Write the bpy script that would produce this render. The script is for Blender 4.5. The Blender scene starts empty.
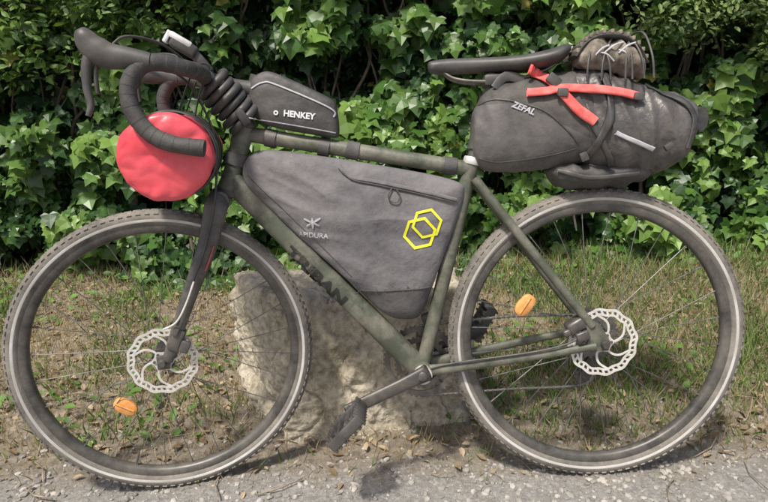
import bpy, bmesh, math, random
import numpy as np
from mathutils import Vector, Matrix, noise
from mathutils.bvhtree import BVHTree
random.seed(3); rng=np.random.default_rng(5)
S=bpy.context.scene
COL=S.collection
rad=math.radians

# ------------------------------------------------------------------ materials
def nodes(name):
    m=bpy.data.materials.new(name); m.use_nodes=True
    nt=m.node_tree; b=nt.nodes['Principled BSDF']
    return m,nt,b
def mat(name,c1,c2=None,rough=.6,metal=0,scale=20,bump=0,bscale=None,spec=.5,lo=.35,hi=.65,detail=6,dist=.002,coat=0,dust=0,dustcol=(.27,.24,.20),upper=None,dlo=.36,dhi=.68):
    m,nt,b=nodes(name); L=nt.links
    tc=nt.nodes.new('ShaderNodeTexCoord')
    c2=c2 or tuple(min(1,x*1.35+.004) for x in c1)
    n=nt.nodes.new('ShaderNodeTexNoise'); n.inputs['Scale'].default_value=scale; n.inputs['Detail'].default_value=detail
    L.new(tc.outputs['Object'],n.inputs['Vector'])
    r=nt.nodes.new('ShaderNodeValToRGB'); r.color_ramp.elements[0].position=lo; r.color_ramp.elements[1].position=hi
    r.color_ramp.elements[0].color=(*c1,1); r.color_ramp.elements[1].color=(*c2,1)
    L.new(n.outputs['Fac'],r.inputs['Fac'])
    out=r.outputs['Color']
    if upper:   # second fabric colour above a sloping seam line  z > a + b*max(0,x-c)
        col,a,bb,cc=upper
        sp=nt.nodes.new('ShaderNodeSeparateXYZ'); L.new(tc.outputs['Object'],sp.inputs[0])
        m1=nt.nodes.new('ShaderNodeMath'); m1.operation='SUBTRACT'; m1.inputs[1].default_value=cc; L.new(sp.outputs['X'],m1.inputs[0])
        m2=nt.nodes.new('ShaderNodeMath'); m2.operation='MAXIMUM'; m2.inputs[1].default_value=0; L.new(m1.outputs[0],m2.inputs[0])
        m3=nt.nodes.new('ShaderNodeMath'); m3.operation='MULTIPLY_ADD'; m3.inputs[1].default_value=bb; m3.inputs[2].default_value=a; L.new(m2.outputs[0],m3.inputs[0])
        m4=nt.nodes.new('ShaderNodeMath'); m4.operation='GREATER_THAN'; L.new(sp.outputs['Z'],m4.inputs[0]); L.new(m3.outputs[0],m4.inputs[1])
        mx=nt.nodes.new('ShaderNodeMix'); mx.data_type='RGBA'; mx.inputs[7].default_value=(*col,1)
        L.new(m4.outputs[0],mx.inputs[0]); L.new(out,mx.inputs[6]); out=mx.outputs[2]
    if dust>0:
        n3=nt.nodes.new('ShaderNodeTexNoise'); n3.inputs['Scale'].default_value=9; n3.inputs['Detail'].default_value=10; n3.inputs['Roughness'].default_value=.78
        L.new(tc.outputs['Object'],n3.inputs['Vector'])
        mr=nt.nodes.new('ShaderNodeMapRange'); mr.inputs[1].default_value=dlo; mr.inputs[2].default_value=dhi; mr.inputs[4].default_value=dust
        L.new(n3.outputs['Fac'],mr.inputs[0])
        mx=nt.nodes.new('ShaderNodeMix'); mx.data_type='RGBA'; mx.inputs[7].default_value=(*dustcol,1)
        L.new(mr.outputs[0],mx.inputs[0]); L.new(out,mx.inputs[6]); out=mx.outputs[2]
    L.new(out,b.inputs['Base Color'])
    b.inputs['Roughness'].default_value=rough; b.inputs['Metallic'].default_value=metal
    b.inputs['Specular IOR Level'].default_value=spec; b.inputs['Coat Weight'].default_value=coat
    if bump:
        n2=nt.nodes.new('ShaderNodeTexNoise'); n2.inputs['Scale'].default_value=bscale or scale*3; n2.inputs['Detail'].default_value=5
        L.new(tc.outputs['Object'],n2.inputs['Vector'])
        bp=nt.nodes.new('ShaderNodeBump'); bp.inputs['Strength'].default_value=bump; bp.inputs['Distance'].default_value=dist
        L.new(n2.outputs['Fac'],bp.inputs['Height']); L.new(bp.outputs[0],b.inputs['Normal'])
    return m
def leafmat(name,rough=.45,trans=.35,spec=.5):
    m,nt,b=nodes(name); L=nt.links
    a=nt.nodes.new('ShaderNodeAttribute'); a.attribute_name='Col'
    L.new(a.outputs['Color'],b.inputs['Base Color']); b.inputs['Roughness'].default_value=rough
    b.inputs['Specular IOR Level'].default_value=spec
    t=nt.nodes.new('ShaderNodeBsdfTranslucent'); g=nt.nodes.new('ShaderNodeMix'); g.data_type='RGBA'; g.blend_type='MULTIPLY'; g.inputs[0].default_value=1
    g.inputs[7].default_value=(1.3,1.25,.5,1); L.new(a.outputs['Color'],g.inputs[6]); L.new(g.outputs[2],t.inputs['Color'])
    ms=nt.nodes.new('ShaderNodeMixShader'); ms.inputs[0].default_value=trans
    L.new(b.outputs[0],ms.inputs[1]); L.new(t.outputs[0],ms.inputs[2])
    L.new(ms.outputs[0],nt.nodes['Material Output'].inputs['Surface'])
    return m

M_frame=mat('olive_paint',(.056,.064,.044),(.080,.090,.063),rough=.5,scale=12,dust=.75,dustcol=(.25,.23,.185),bump=.05,dlo=.44,dhi=.66)
M_black=mat('black_plastic',(.022,.022,.023),(.040,.040,.042),rough=.5,scale=30,dust=.32)  # black materials: besides real dust, base and dust lifted to imitate haze
M_blackm=mat('black_metal',(.024,.024,.025),(.045,.045,.046),rough=.4,metal=.25,scale=30,dust=.5)
M_fork=mat('black_fork',(.025,.025,.027),(.044,.044,.046),rough=.42,scale=20,dust=.5)
M_tape=mat('bar_tape',(.024,.024,.026),(.043,.042,.041),rough=.7,scale=60,bump=.4,bscale=400,dust=.22)
M_tire=mat('tire_rubber',(.065,.060,.054),(.14,.13,.115),rough=.9,scale=14,bump=.5,bscale=300,dust=.9,dustcol=(.29,.26,.22))
M_refl=mat('reflective_band',(.44,.43,.40),(.72,.71,.69),rough=.5,scale=10,dust=.6,dustcol=(.30,.27,.23))
M_rim=mat('rim_black',(.022,.022,.022),(.044,.043,.041),rough=.4,metal=.1,scale=15,dust=.7,dustcol=(.22,.20,.17))
M_spoke=mat('spoke_steel',(.12,.12,.12),(.24,.24,.23),rough=.4,metal=.6,scale=30)
M_steel=mat('brushed_steel',(.66,.63,.58),(.80,.77,.74),rough=.45,metal=.3,scale=60,dust=.3)
M_dsteel=mat('dark_steel',(.10,.095,.09),(.2,.19,.17),rough=.4,metal=.7,scale=60,dust=.4)
M_orange=mat('orange_reflector',(.74,.28,.06),(.84,.40,.12),rough=.35,scale=90,bump=.6,bscale=500,dust=.25,dustcol=(.5,.35,.2))
M_bag=mat('grey_bag_fabric',(.080,.076,.084),(.132,.125,.134),rough=.78,scale=5,bump=.7,bscale=20,dist=.012,dust=.65,dustcol=(.24,.225,.215))
M_bagd=mat('dark_bag_fabric',(.036,.034,.038),(.060,.057,.061),rough=.75,scale=7,bump=.6,bscale=30,dist=.007,dust=.45,dustcol=(.2,.185,.17))
M_bagb=mat('black_bag_fabric',(.020,.020,.022),(.035,.035,.037),rough=.6,scale=8,bump=.5,bscale=35,dist=.006,dust=.28)
M_panel=mat('holster_fabric',(.052,.050,.052),(.078,.075,.077),rough=.7,scale=9,bump=.5,bscale=40,dist=.005,dust=.4,upper=((.020,.020,.022),.895,-.55,-.19))
M_dry=mat('dry_bag_fabric',(.036,.034,.035),(.066,.062,.062),rough=.42,scale=7,bump=.8,bscale=16,dist=.016,dust=.35)
M_red=mat('red_tarpaulin',(.62,.035,.055),(.76,.075,.105),rough=.34,scale=5,bump=.5,bscale=12,dist=.008,dust=.25,dustcol=(.6,.28,.26))
M_strap=mat('red_webbing',(.78,.095,.085),(.86,.19,.17),rough=.7,scale=40,bump=.5,bscale=500)
M_fred=mat('fork_red_decal',(.32,.03,.03),(.42,.05,.05),rough=.5,scale=40,dust=.4)
M_white=mat('white_print',(.62,.62,.62),(.72,.72,.72),rough=.6,scale=40)
M_grey=mat('grey_print',(.38,.38,.40),(.46,.46,.47),rough=.6,scale=40)
M_faint=mat('worn_print',(.34,.33,.36),(.50,.49,.52),rough=.6,scale=120)
M_yel=mat('yellow_print',(.72,.70,.02),(.82,.80,.05),rough=.6,scale=40)
M_dtext=mat('dark_print',(.010,.011,.009),(.018,.018,.016),rough=.5,scale=40,dust=.5,dlo=.5)
M_glass=mat('lens_plastic',(.55,.58,.6),(.75,.78,.8),rough=.12,scale=60,spec=.8)
M_shoe=mat('shoe_fabric',(.10,.085,.065),(.28,.24,.19),rough=.85,scale=50,bump=.6,bscale=200)

# ------------------------------------------------------------------ mesh helpers
LEAN=rad(5)
BM=Matrix.Rotation(-LEAN,4,'X')
AX=Vector((math.cos(rad(71)),0,math.sin(rad(71))))
O=Vector((-1.029+.047/math.sin(rad(71)),0,.35))
ST=Matrix.Translation(O)@Matrix.Rotation(.23,4,AX)@Matrix.Translation(-O)
def empty(name,mtx=Matrix.Identity(4),parent=None):
    e=bpy.data.objects.new(name,None); COL.objects.link(e); e.empty_display_size=.1
    if parent: e.parent=parent
    e.matrix_local=mtx
    return e
def mk(name,V,F,m,parent=None,smooth=True,mi=None):
    me=bpy.data.meshes.new(name); me.from_pydata([tuple(v) for v in V],[],[tuple(f) for f in F])
    for x in (m if isinstance(m,(list,tuple)) else [m]): me.materials.append(x)
    if smooth: me.polygons.foreach_set('use_smooth',[True]*len(me.polygons))
    if mi is not None: me.polygons.foreach_set('material_index',list(mi))
    me.update()
    o=bpy.data.objects.new(name,me); COL.objects.link(o)
    if parent: o.parent=parent
    return o
def autosm(o,ang=40):
    bm=bmesh.new(); bm.from_mesh(o.data)
    for e in bm.edges:
        if len(e.link_faces)==2 and e.calc_face_angle(0)>rad(ang): e.smooth=False
    bm.to_mesh(o.data); bm.free(); return o
def cat(P,n=8,closed=False):
    P=[np.array(p,float) for p in P]; N=len(P); out=[]
    segs=N if closed else N-1
    for i in range(segs):
        if closed: a,b,c,d=P[(i-1)%N],P[i],P[(i+1)%N],P[(i+2)%N]
        else: a,b,c,d=P[max(i-1,0)],P[i],P[i+1],P[min(i+2,N-1)]
        for k in range(n):
            t=k/n
            out.append(.5*((2*b)+(-a+c)*t+(2*a-5*b+4*c-d)*t*t+(-a+3*b-3*c+d)*t**3))
    if not closed: out.append(P[-1])
    return np.array(out)
def tubeVF(P,ra,rb=None,side=None,n=14,closed=False,cap=True,ex=2.0,off=0):
    P=np.array(P,float); N=len(P)
    ra=np.broadcast_to(np.array(ra,float),(N,)); rb=ra if rb is None else np.broadcast_to(np.array(rb,float),(N,))
    V=[];F=[]
    T=np.zeros_like(P)
    for i in range(N):
        if closed: T[i]=P[(i+1)%N]-P[i-1]
        else: T[i]=P[min(i+1,N-1)]-P[max(i-1,0)]
        T[i]/=np.linalg.norm(T[i])+1e-12
    a=None
    for i in range(N):
        if side is not None: a=np.array(side,float)
        elif a is None:
            a=np.array([0,0,1.]) if abs(T[i][2])<.9 else np.array([1.,0,0])
        a=a-T[i]*np.dot(a,T[i]); a/=np.linalg.norm(a)
        b=np.cross(T[i],a)
        for k in range(n):
            t=2*math.pi*k/n; c,s=math.cos(t),math.sin(t)
            if ex!=2: c=math.copysign(abs(c)**(2/ex),c); s=math.copysign(abs(s)**(2/ex),s)
            V.append(P[i]+a*c*ra[i]+b*s*rb[i])
    for i in range(N if closed else N-1):
        j=(i+1)%N
        for k in range(n):
            l=(k+1)%n; F.append((off+i*n+k,off+i*n+l,off+j*n+l,off+j*n+k))
    if cap and not closed:
        F.append(tuple(off+k for k in range(n))[::-1]); F.append(tuple(off+(N-1)*n+k for k in range(n)))
    return V,F
def tube(name,P,r,m,parent,rb=None,side=None,n=14,closed=False,ex=2.0):
    V,F=tubeVF(P,r,rb,side,n,closed,True,ex); return autosm(mk(name,V,F,m,parent),50)
def multi(name,parts,m,parent,smooth=True):
    V=[];F=[]
    for (v,f) in parts:
        o=len(V); V+=list(v); F+=[tuple(i+o for i in q) for q in f]
    return autosm(mk(name,V,F,m,parent,smooth),45)
def lathe(name,prof,m,parent,c=(0,0,0),n=96,closedprof=True,mi=None,axis='y'):
    V=[];F=[];MI=[]; K=len(prof)
    for i in range(n):
        t=2*math.pi*i/n
        for r,y in prof: V.append((c[0]+r*math.cos(t),c[1]+y,c[2]+r*math.sin(t)))
    kk=K if closedprof else K-1
    for i in range(n):
        j=(i+1)%n
        for k in range(kk):
            l=(k+1)%K; F.append((i*K+k,i*K+l,j*K+l,j*K+k)); MI.append(mi[k] if mi else 0)
    return autosm(mk(name,V,F,m,parent,True,MI),50)
def boxVF(c,d,R=None,bev=.15):
    bm=bmesh.new(); bmesh.ops.create_cube(bm,size=1)
    for v in bm.verts: v.co=Vector((v.co.x*d[0],v.co.y*d[1],v.co.z*d[2]))
    bmesh.ops.bevel(bm,geom=bm.edges[:],offset=min(d)*bev,segments=2,affect='EDGES',profile=.5)
    R=R or Matrix.Identity(3)
    V=[np.array(R@v.co+Vector(c)) for v in bm.verts]; F=[tuple(v.index for v in f.verts) for f in bm.faces]; bm.free()
    return V,F
def Ry(a): return Matrix.Rotation(a,3,'Y')
def box(name,c,d,m,parent,R=None,bev=.2):
    v,f=boxVF(c,d,R,bev); return autosm(mk(name,v,f,m,parent),35)
def loft(name,sec,m,parent,n=40,sub=8,wr=0,wsc=12,mifun=None,power=None,fold=0):
    A=cat([np.array(s) for s in sec],sub); V=[];F=[]
    for a in A:
        x,z0,z1,yh,ex,yc=a; zc=(z0+z1)/2; zh=max((z1-z0)/2,1e-4)
        for k in range(n):
            t=2*math.pi*k/n; c,s=math.cos(t),math.sin(t)
            cc=math.copysign(abs(c)**(2/ex),c); ss=math.copysign(abs(s)**(2/ex),s)
            p=Vector((x,yc+yh*cc,zc+zh*ss))
            if wr:
                nn=noise.noise(p*wsc)+.5*noise.noise(p*wsc*2.3+Vector((3,1,2)))
                if fold:  # cloth folds running around the roll
                    nn+=fold*(1-abs(noise.noise(Vector((p.x*30+p.z*9,p.z*5,p.y*5))))*3.2)
                p+=Vector((wr*.3*noise.noise(p*wsc+Vector((9,0,0))),cc*wr*nn,ss*wr*nn))
            V.append(p)
    N=len(A)
    for i in range(N-1):
        for k in range(n):
            l=(k+1)%n; F.append((i*n+k,(i+1)*n+k,(i+1)*n+l,i*n+l))
    F.append(tuple(range(n))); F.append(tuple((N-1)*n+k for k in range(n))[::-1])
    mi=None
    if mifun: mi=[mifun(sum((Vector(V[i]) for i in f),Vector())/len(f)) for f in F]
    return mk(name,V,F,m,parent,True,mi)
def chaikin(P,it=2,w=.2):
    P=[np.array(p,float) for p in P]
    for _ in range(it):
        Q=[]
        for i in range(len(P)):
            a,b=P[i],P[(i+1)%len(P)]; Q+=[a*(1-w)+b*w,a*w+b*(1-w)]
        P=Q
    return P
def pillow(name,outline,yh,m,parent,yc=0,rings=16,ex=3.2,wr=0,wsc=10,mifun=None,res=.008,sag=0):
    P=chaikin(outline,3,.22); L=[]
    for i in range(len(P)):
        a,b=P[i],P[(i+1)%len(P)]; n=max(1,int(np.linalg.norm(b-a)/res))
        for k in range(n): L.append(a+(b-a)*k/n)
    c=np.mean(L,0); n=len(L); V=[];F=[]
    zmin=min(q[1] for q in L); zmax=max(q[1] for q in L)
    ts=[]
    for k in range(-rings,rings+1):
        s=k/rings; ang=s*math.pi/2
        t=abs(math.cos(ang))**(2/ex); y=math.copysign(abs(math.sin(ang))**(2/ex),ang)
        if abs(k)==rings: t=0.0
        ts.append((t,y))
    dn=[.02,.1,.2,.28,.35,.42,.5,.56,.62,.67,.72]
    neg=[q for q in ts if q[1]<0 and q[0]>.76]; pos=[q for q in ts if q[1]>=0 and q[0]>.76]
    def yy(t,s): return s*(max(0,1-t**ex))**(1/ex)
    seq=[(t,yy(t,-1)) for t in dn]+neg+pos+[(t,yy(t,1)) for t in dn[::-1]]
    for (t,y) in seq:
        for q in L:
            x,z=c+(q-c)*t; p=Vector((x,yc+y*yh,z))
            e=1-abs(t)**6*.6; sg=math.copysign(1,y)
            if wr:
                w=noise.noise(Vector((x,0,z))*wsc)+.5*noise.noise(Vector((x*1.5+4,1,z*3))*wsc)
                w+=.55*(1-3*abs(noise.noise(Vector(((x*.8+z)*9,3,(z-x*.5)*2.5)))))
                w+=.28*(1-3*abs(noise.noise(Vector(((x*.3+z)*26,5,(x-z*.3)*7)))))
                p.y+=sg*wr*e*w
            if sag: p.y+=sg*sag*e*math.sin(math.pi*min(1,max(0,(zmax-z)/(zmax-zmin))))
            V.append(p)
    R=len(seq)
    for i in range(R-1):
        for k in range(n):
            l=(k+1)%n; F.append((i*n+k,i*n+l,(i+1)*n+l,(i+1)*n+k))
    F.append(tuple(range(n))[::-1]); F.append(tuple((R-1)*n+k for k in range(n)))
    mi=[mifun(sum((Vector(V[i]) for i in f),Vector())/len(f)) for f in F] if mifun else None
    return mk(name,V,F,m,parent,True,mi)
def bvh(*obs):
    V=[];F=[]
    for o in obs:
        k=len(V); V+=[v.co.copy() for v in o.data.vertices]; F+=[tuple(i+k for i in p.vertices) for p in o.data.polygons]
    return BVHTree.FromPolygons(V,F)
def sy(b,x,z,dflt=-.05,off=.0015):
    h=b.ray_cast(Vector((x,-2,z)),Vector((0,1,0)))
    return (h[0].y if h[0] else dflt)-off
def ribbon(name,pts,w,m,parent,b,off=.003,n=10,thick=.0015,dflt=-.05):
    P=cat([np.array([p[0],0,p[1]]) for p in pts],n); V=[];F=[]; ly=None
    Y=[]
    Ns=[]
    for i in range(len(P)):
        T=P[min(i+1,len(P)-1)]-P[max(i-1,0)]; T/=np.linalg.norm(T)+1e-9
        N=np.array([-T[2],0,T[0]]); Ns.append(N); row=[]
        for s in (-1,-.33,.33,1):
            q=P[i]+N*s*w/2
            h=b.ray_cast(Vector((q[0],-2,q[2])),Vector((0,1,0)))
            y=h[0].y if h[0] else (ly if ly is not None else dflt)
            ly=y; row.append(y)
        Y.append(row)
    Y=np.array(Y)
    if w>.006:   # webbing bridges small folds: use the outermost height nearby
        Y2=Y.copy()
        for i in range(len(Y)): Y2[i]=np.minimum(Y[i],Y[max(0,i-2):i+3].min(0)*.7+Y[i]*.3)
        Y=Y2
    for i in range(len(P)):
        for j,s in enumerate((-1,-.33,.33,1)):
            q=P[i]+Ns[i]*s*w/2; V.append((q[0],Y[i][j]-off,q[2]))
    N0=len(V)
    V+=[(v[0],v[1]+thick+off*.6,v[2]) for v in V[:N0]]
    for i in range(len(P)-1):
        for k in range(3):
            a=i*4+k; F.append((a,a+4,a+5,a+1)); F.append((a+N0,a+1+N0,a+5+N0,a+4+N0))
        a=i*4; F.append((a,a+N0,a+4+N0,a+4)); a=i*4+3; F.append((a,a+4,a+4+N0,a+N0))
    return mk(name,V,F,m,parent,True)
def text(name,s,size,c,ang,m,parent,b,off=.002,shear=0,dflt=-.04,sx=1,bold=.02):
    cu=bpy.data.curves.new(name,'FONT'); cu.body=s; cu.size=size; cu.align_x='CENTER'; cu.align_y='CENTER'; cu.shear=shear; cu.offset=size*bold; cu.resolution_u=3
    to=bpy.data.objects.new('tmp',cu); COL.objects.link(to)
    bpy.context.view_layer.update()
    me=bpy.data.meshes.new_from_object(to.evaluated_get(bpy.context.evaluated_depsgraph_get()))
    bpy.data.objects.remove(to)
    bm=bmesh.new(); bm.from_mesh(me); bmesh.ops.triangulate(bm,faces=bm.faces[:])
    for _ in range(3):
        le=[e for e in bm.edges if e.calc_length()>size*.18]
        if le: bmesh.ops.subdivide_edges(bm,edges=le,cuts=1); bmesh.ops.triangulate(bm,faces=bm.faces[:])
    V=[]
    bm.verts.index_update(); F=[tuple(v.index for v in f.verts) for f in bm.faces]
    ca,sa=math.cos(ang),math.sin(ang)
    for v in bm.verts:
        tx,ty=v.co.x*sx,v.co.y; x=c[0]+tx*ca-ty*sa; z=c[1]+tx*sa+ty*ca
        V.append((x,sy(b,x,z,dflt,off),z))
    bm.free(); bpy.data.meshes.remove(me)
    return mk(name,V,F,m,parent,False)

# ================================================================== BICYCLE
bike=empty('bicycle',BM)
steer=empty('steering_assembly',ST,bike)
A=np.array
BB=A([-.415,0,.285])
def headpt(z): return A([O.x+(z-.35)*AX.x/AX.z,0,z])
def lerp(a,b,t): return A(a)*(1-t)+A(b)*t
def line(a,b,n=12): return [lerp(a,b,t) for t in np.linspace(0,1,n)]
tube('head_tube',line(headpt(.735),headpt(.875),8),[.027,.024,.022,.0215,.0215,.022,.0235,.025],M_frame,bike,n=24)
dt=tube('down_tube',line(headpt(.755)+A([.002,0,0]),BB+A([-.010,0,.005]),16),.0225,M_frame,bike,rb=.0265,side=(0,1,0),n=32,ex=2.7)
tube('top_tube',line(headpt(.86),[-.29,0,.757],14),.0165,M_frame,bike,rb=.0175,side=(0,1,0),n=20)
tube('seat_tube',line(BB,[-.2835,0,.775],14),.0168,M_frame,bike,n=20)
tube('bottom_bracket_shell',[BB+A([0,y,0]) for y in (-.038,-.036,0,.036,.038)],[.020,.0235,.0235,.0235,.020],M_frame,bike,n=24)
tube('bottom_bracket_cup',[BB+A([0,y,.0]) for y in (-.052,-.051,-.038)],[.019,.0215,.0215],M_steel,bike,n=24)
for s,nm in ((-1,'near'),(1,'far')):
    tube('seat_stay_'+nm,cat([[-.281,s*.016,.735],[-.225,s*.030,.658],[-.12,s*.052,.515],[-.028,s*.063,.392]],8),np.linspace(.0112,.0098,25),M_frame,bike,n=14)
    tube('chain_stay_'+nm,cat([[-.41,s*.022,.287],[-.33,s*.036,.298],[-.18,s*.055,.322],[-.02,s*.065,.345]],8),np.linspace(.0095,.008,25),M_frame,bike,rb=np.linspace(.014,.009,25),side=(0,1,0),n=14)
    P=chaikin([(-.045,.40),(-.02,.405),(.002,.375),(.014,.352),(.008,.335),(-.015,.333),(-.05,.336),(-.035,.36)],2)
    V=[(p[0],s*.063+t,p[1]) for t in (-.004,.004) for p in P]; n=len(P)
    F=[tuple(range(n))[::-1],tuple(range(n,2*n))]+[(k,(k+1)%n,n+(k+1)%n,n+k) for k in range(n)]
    autosm(mk('dropout_'+nm,V,F,M_frame,bike),40)
tube('seat_stay_bridge',[[-.225,-.03,.658],[-.225,.03,.658]],.006,M_frame,bike)
tube('chain_stay_bridge',[[-.33,-.036,.298],[-.33,.036,.298]],.008,M_frame,bike)
tube('seat_clamp',line([-.2855,0,.767],[-.281,0,.783],5),[.019,.0205,.0205,.0205,.019],M_steel,bike,n=24)
box('seat_clamp_bolt',(-.262,0,.775),(.014,.02,.012),M_steel,bike)
tube('seatpost',line([-.284,0,.77],[-.232,0,.965],6),.0136,M_black,bike,n=20)
multi('headset',[tubeVF(line(headpt(.722),headpt(.736),3),[.026,.028,.027],n=24),tubeVF(line(headpt(.876),headpt(.89),3),[.025,.026,.022],n=24)],M_black,bike)
tube('rear_brake_hose',cat([[-.41,-.034,.292],[-.37,-.040,.305],[-.3,-.052,.318],[-.15,-.068,.340],[-.07,-.07,.362],[-.055,-.062,.39]],8),.0026,M_black,bike,n=8)

def wheel(par,cx,front):
    w=empty('front_wheel' if front else 'rear_wheel',Matrix.Identity(4),par); c=(cx,0,.35)
    prof=[];mi=[];K=40
    for k in range(K):
        t=2*math.pi*k/K; prof.append((.3300+.0195*math.cos(t),.0195*math.sin(t)))
        tm=math.degrees(2*math.pi*(k+.5)/K)
        mi.append(1 if (90<tm<110 or 250<tm<270) else 0)
    lathe('tire',prof,[M_tire,M_refl],w,c,n=160,mi=mi)
    parts=[];NK=112
    for i in range(NK):
        for j,(y,h) in enumerate(((-.0155,.0118),(-.0078,.0172),(0,.0188),(.0078,.0172),(.0155,.0118))):
            t=2*math.pi*(i+(.5 if j%2 else 0))/NK
            R=Matrix.Rotation(-t,3,'Y')@Matrix.Rotation(-y/.0155*.75,3,'Z')
            r=.33+h; cc=(cx+r*math.cos(t),y,.35+r*math.sin(t)); d=(.0042,.0052,.0105)
            V=[np.array(R@Vector((a*d[0]/2,b*d[1]/2*(.8 if a>0 else 1),e*d[2]/2*(.8 if a>0 else 1)))+Vector(cc)) for a in(-1,1) for b in(-1,1) for e in(-1,1)]
            parts.append((V,[(0,1,3,2),(4,6,7,5),(0,4,5,1),(2,3,7,6),(0,2,6,4),(1,5,7,3)]))
    Vv=[];Ff=[]
    for v,f in parts:
        o=len(Vv);Vv+=v;Ff+=[tuple(q+o for q in g) for g in f]
    mk('tread_knobs',Vv,Ff,M_tire,w,False)
    lathe('rim',[(.318,-.0125),(.314,-.0135),(.302,-.0125),(.297,-.008),(.295,0),(.297,.008),(.302,.0125),(.314,.0135),(.318,.0125),(.311,.009),(.311,-.009)],M_rim,w,c,n=128)
    hw=.045 if front else .058
    lathe('hub',[(.0,-hw-.005),(.009,-hw-.005),(.010,-hw),(.013,-hw+.002),(.014,-.034),(.027,-.033),(.027,-.029),(.014,-.026),(.0125,0),(.014,.026),(.027,.029),(.027,.033),(.014,.034),(.013,hw-.002),(.010,hw),(.009,hw+.005),(0,hw+.005)],M_blackm,w,c,n=32,closedprof=False)
    parts=[]; NS=28
    for i in range(NS):
        side=-1 if i%2 else 1; g=i//2; dr=1 if g%2 else -1
        a=2*math.pi*(i+.5)/NS; b=a+dr*rad(68)
        p=A([cx+.0255*math.cos(b),side*.031,.35+.0255*math.sin(b)]); q=A([cx+.296*math.cos(a),side*.002,.35+.296*math.sin(a)])
        parts.append(tubeVF([p,q],.00105,n=5,cap=False))
        parts.append(tubeVF([lerp(p,q,.955),q],.0019,n=6))
    multi('spokes',parts,M_spoke,w)
    va=rad(250 if front else 100)
    tube('valve',[[cx+r*math.cos(va),0,.35+r*math.sin(va)] for r in (.296,.27,.258)],[.0028,.0028,.0016],M_dsteel,w,n=8)
    yr=-.045 if front else -.052; parts=[]; th=.0018
    NR=180
    def ringband(r0f,r1f,n=NR):
        V=[];F=[]
        for i in range(n):
            t=2*math.pi*i/n
            for rr in (r0f(t),r1f(t)):
                for y in (-th/2,th/2): V.append(A([cx+rr*math.cos(t),yr+y,.35+rr*math.sin(t)]))
        for i in range(n):
            a=4*i; b=4*((i+1)%n)
            F+=[(a,b,b+2,a+2),(a+1,a+3,b+3,b+1),(a,a+1,b+1,b),(a+2,b+2,b+3,a+3)]
        return V,F
    wv=lambda t:.0016*math.sin(12*t)
    parts.append(ringband(lambda t:.0738+wv(t),lambda t:.0795+wv(t)*1.1))
    parts.append(ringband(lambda t:.0622+wv(t),lambda t:.0672+wv(t)))
    for i in range(36):
        t=2*math.pi*i/36; t2=t+.055
        parts.append(tubeVF([[cx+.0655*math.cos(t),yr,.35+.0655*math.sin(t)],[cx+.0755*math.cos(t2),yr,.35+.0755*math.sin(t2)]],.0009,rb=.0026,side=(0,1,0),n=4))
    for i in range(6):
        t=2*math.pi*i/6
        parts.append(tubeVF(cat([[cx+r*math.cos(t+d),yr,.35+r*math.sin(t+d)] for r,d in ((.018,0),(.034,.12),(.05,.36),(.066,.72))],5),.0009,rb=.0030,side=(0,1,0),n=6))
    parts.append(ringband(lambda t:.012,lambda t:.0235+.002*math.cos(6*t),60))
    multi('brake_rotor',parts,M_steel,w)
    parts=[]
    for i in range(6):
        t=2*math.pi*i/6; x,z=cx+.019*math.cos(t),.35+.019*math.sin(t)
        parts.append(tubeVF([[x,yr-.004,z],[x,yr,z]],.0033,n=8))
    multi('rotor_bolts',parts,M_dsteel,w)
    if front: rx,rz,an=-1.133,.232,rad(-38)
    else: rx,rz,an=-.168,.434,rad(50)
    V=[];F=[];n=24
    for (yy,sc) in ((-.010,.82),(-.0075,1),(.0,1),(.003,.8)):
        for k in range(n):
            t=2*math.pi*k/n; a=.028*sc*math.copysign(abs(math.cos(t))**.8,math.cos(t)); b=.018*sc*math.copysign(abs(math.sin(t))**.8,math.sin(t))
            V.append((rx+a*math.cos(an)-b*math.sin(an),yy-.006,rz+a*math.sin(an)+b*math.cos(an)))
    for i in range(3):
        for k in range(n):
            F.append((i*n+k,i*n+(k+1)%n,(i+1)*n+(k+1)%n,(i+1)*n+k))
    F.append(tuple(range(n))[::-1]); F.append(tuple(3*n+k for k in range(n)))
    autosm(mk('spoke_reflector',V,F,M_orange,w),40)
    tube('reflector_clip',[[rx-.022*math.cos(an+.1),-.017,rz-.022*math.sin(an+.1)],[rx+.022*math.cos(an+.1),-.017,rz+.022*math.sin(an+.1)]],.0018,M_orange,w,n=8)
    return w
wheel(steer,-1.029,True); wheel(bike,0,False)

# ---- fork (steering frame)
for s,nm in ((-1,'near'),(1,'far')):
    P=cat([headpt(.722)+A([-.012,s*.020,0]),headpt(.70)+A([-.018,s*.040,0]),[-.905,s*.047,.61],[-.955,s*.049,.50],[-1.018,s*.052,.352]],8)
    k=len(P)
    tube('fork_leg_'+nm,P,np.linspace(.014,.008,k),M_fork,steer,rb=np.interp(np.linspace(0,1,k),[0,.2,.5,1],[.02,.027,.022,.0125]),side=(0,1,0),n=18)
    box('fork_dropout_'+nm,(-1.027,s*.053,.35),(.028,.007,.034),M_blackm,steer)
tube('fork_crown',[headpt(.715)+A([-.012,y,0]) for y in (-.035,-.02,0,.02,.035)],[.018,.022,.026,.022,.018],M_fork,steer,n=20)
P=cat([[-.888,-.0585,.615],[-.900,-.0590,.585],[-.912,-.0590,.56]],6)
tube('fork_decal',P,.0012,M_fred,steer,rb=.0022,side=(0,1,0),n=8)
tube('steerer',line(headpt(.885),headpt(.985),4),.0165,M_black,steer,n=20)
cl=A([-.872,0,.978])
tube('stem',line(headpt(.955),cl,6),[.02,.017,.016,.016,.018,.02],M_black,steer,n=18)
tube('stem_clamp',[cl+A([0,y,0]) for y in(-.024,-.022,.022,.024)],[.018,.021,.021,.018],M_black,steer,n=20)
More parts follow.
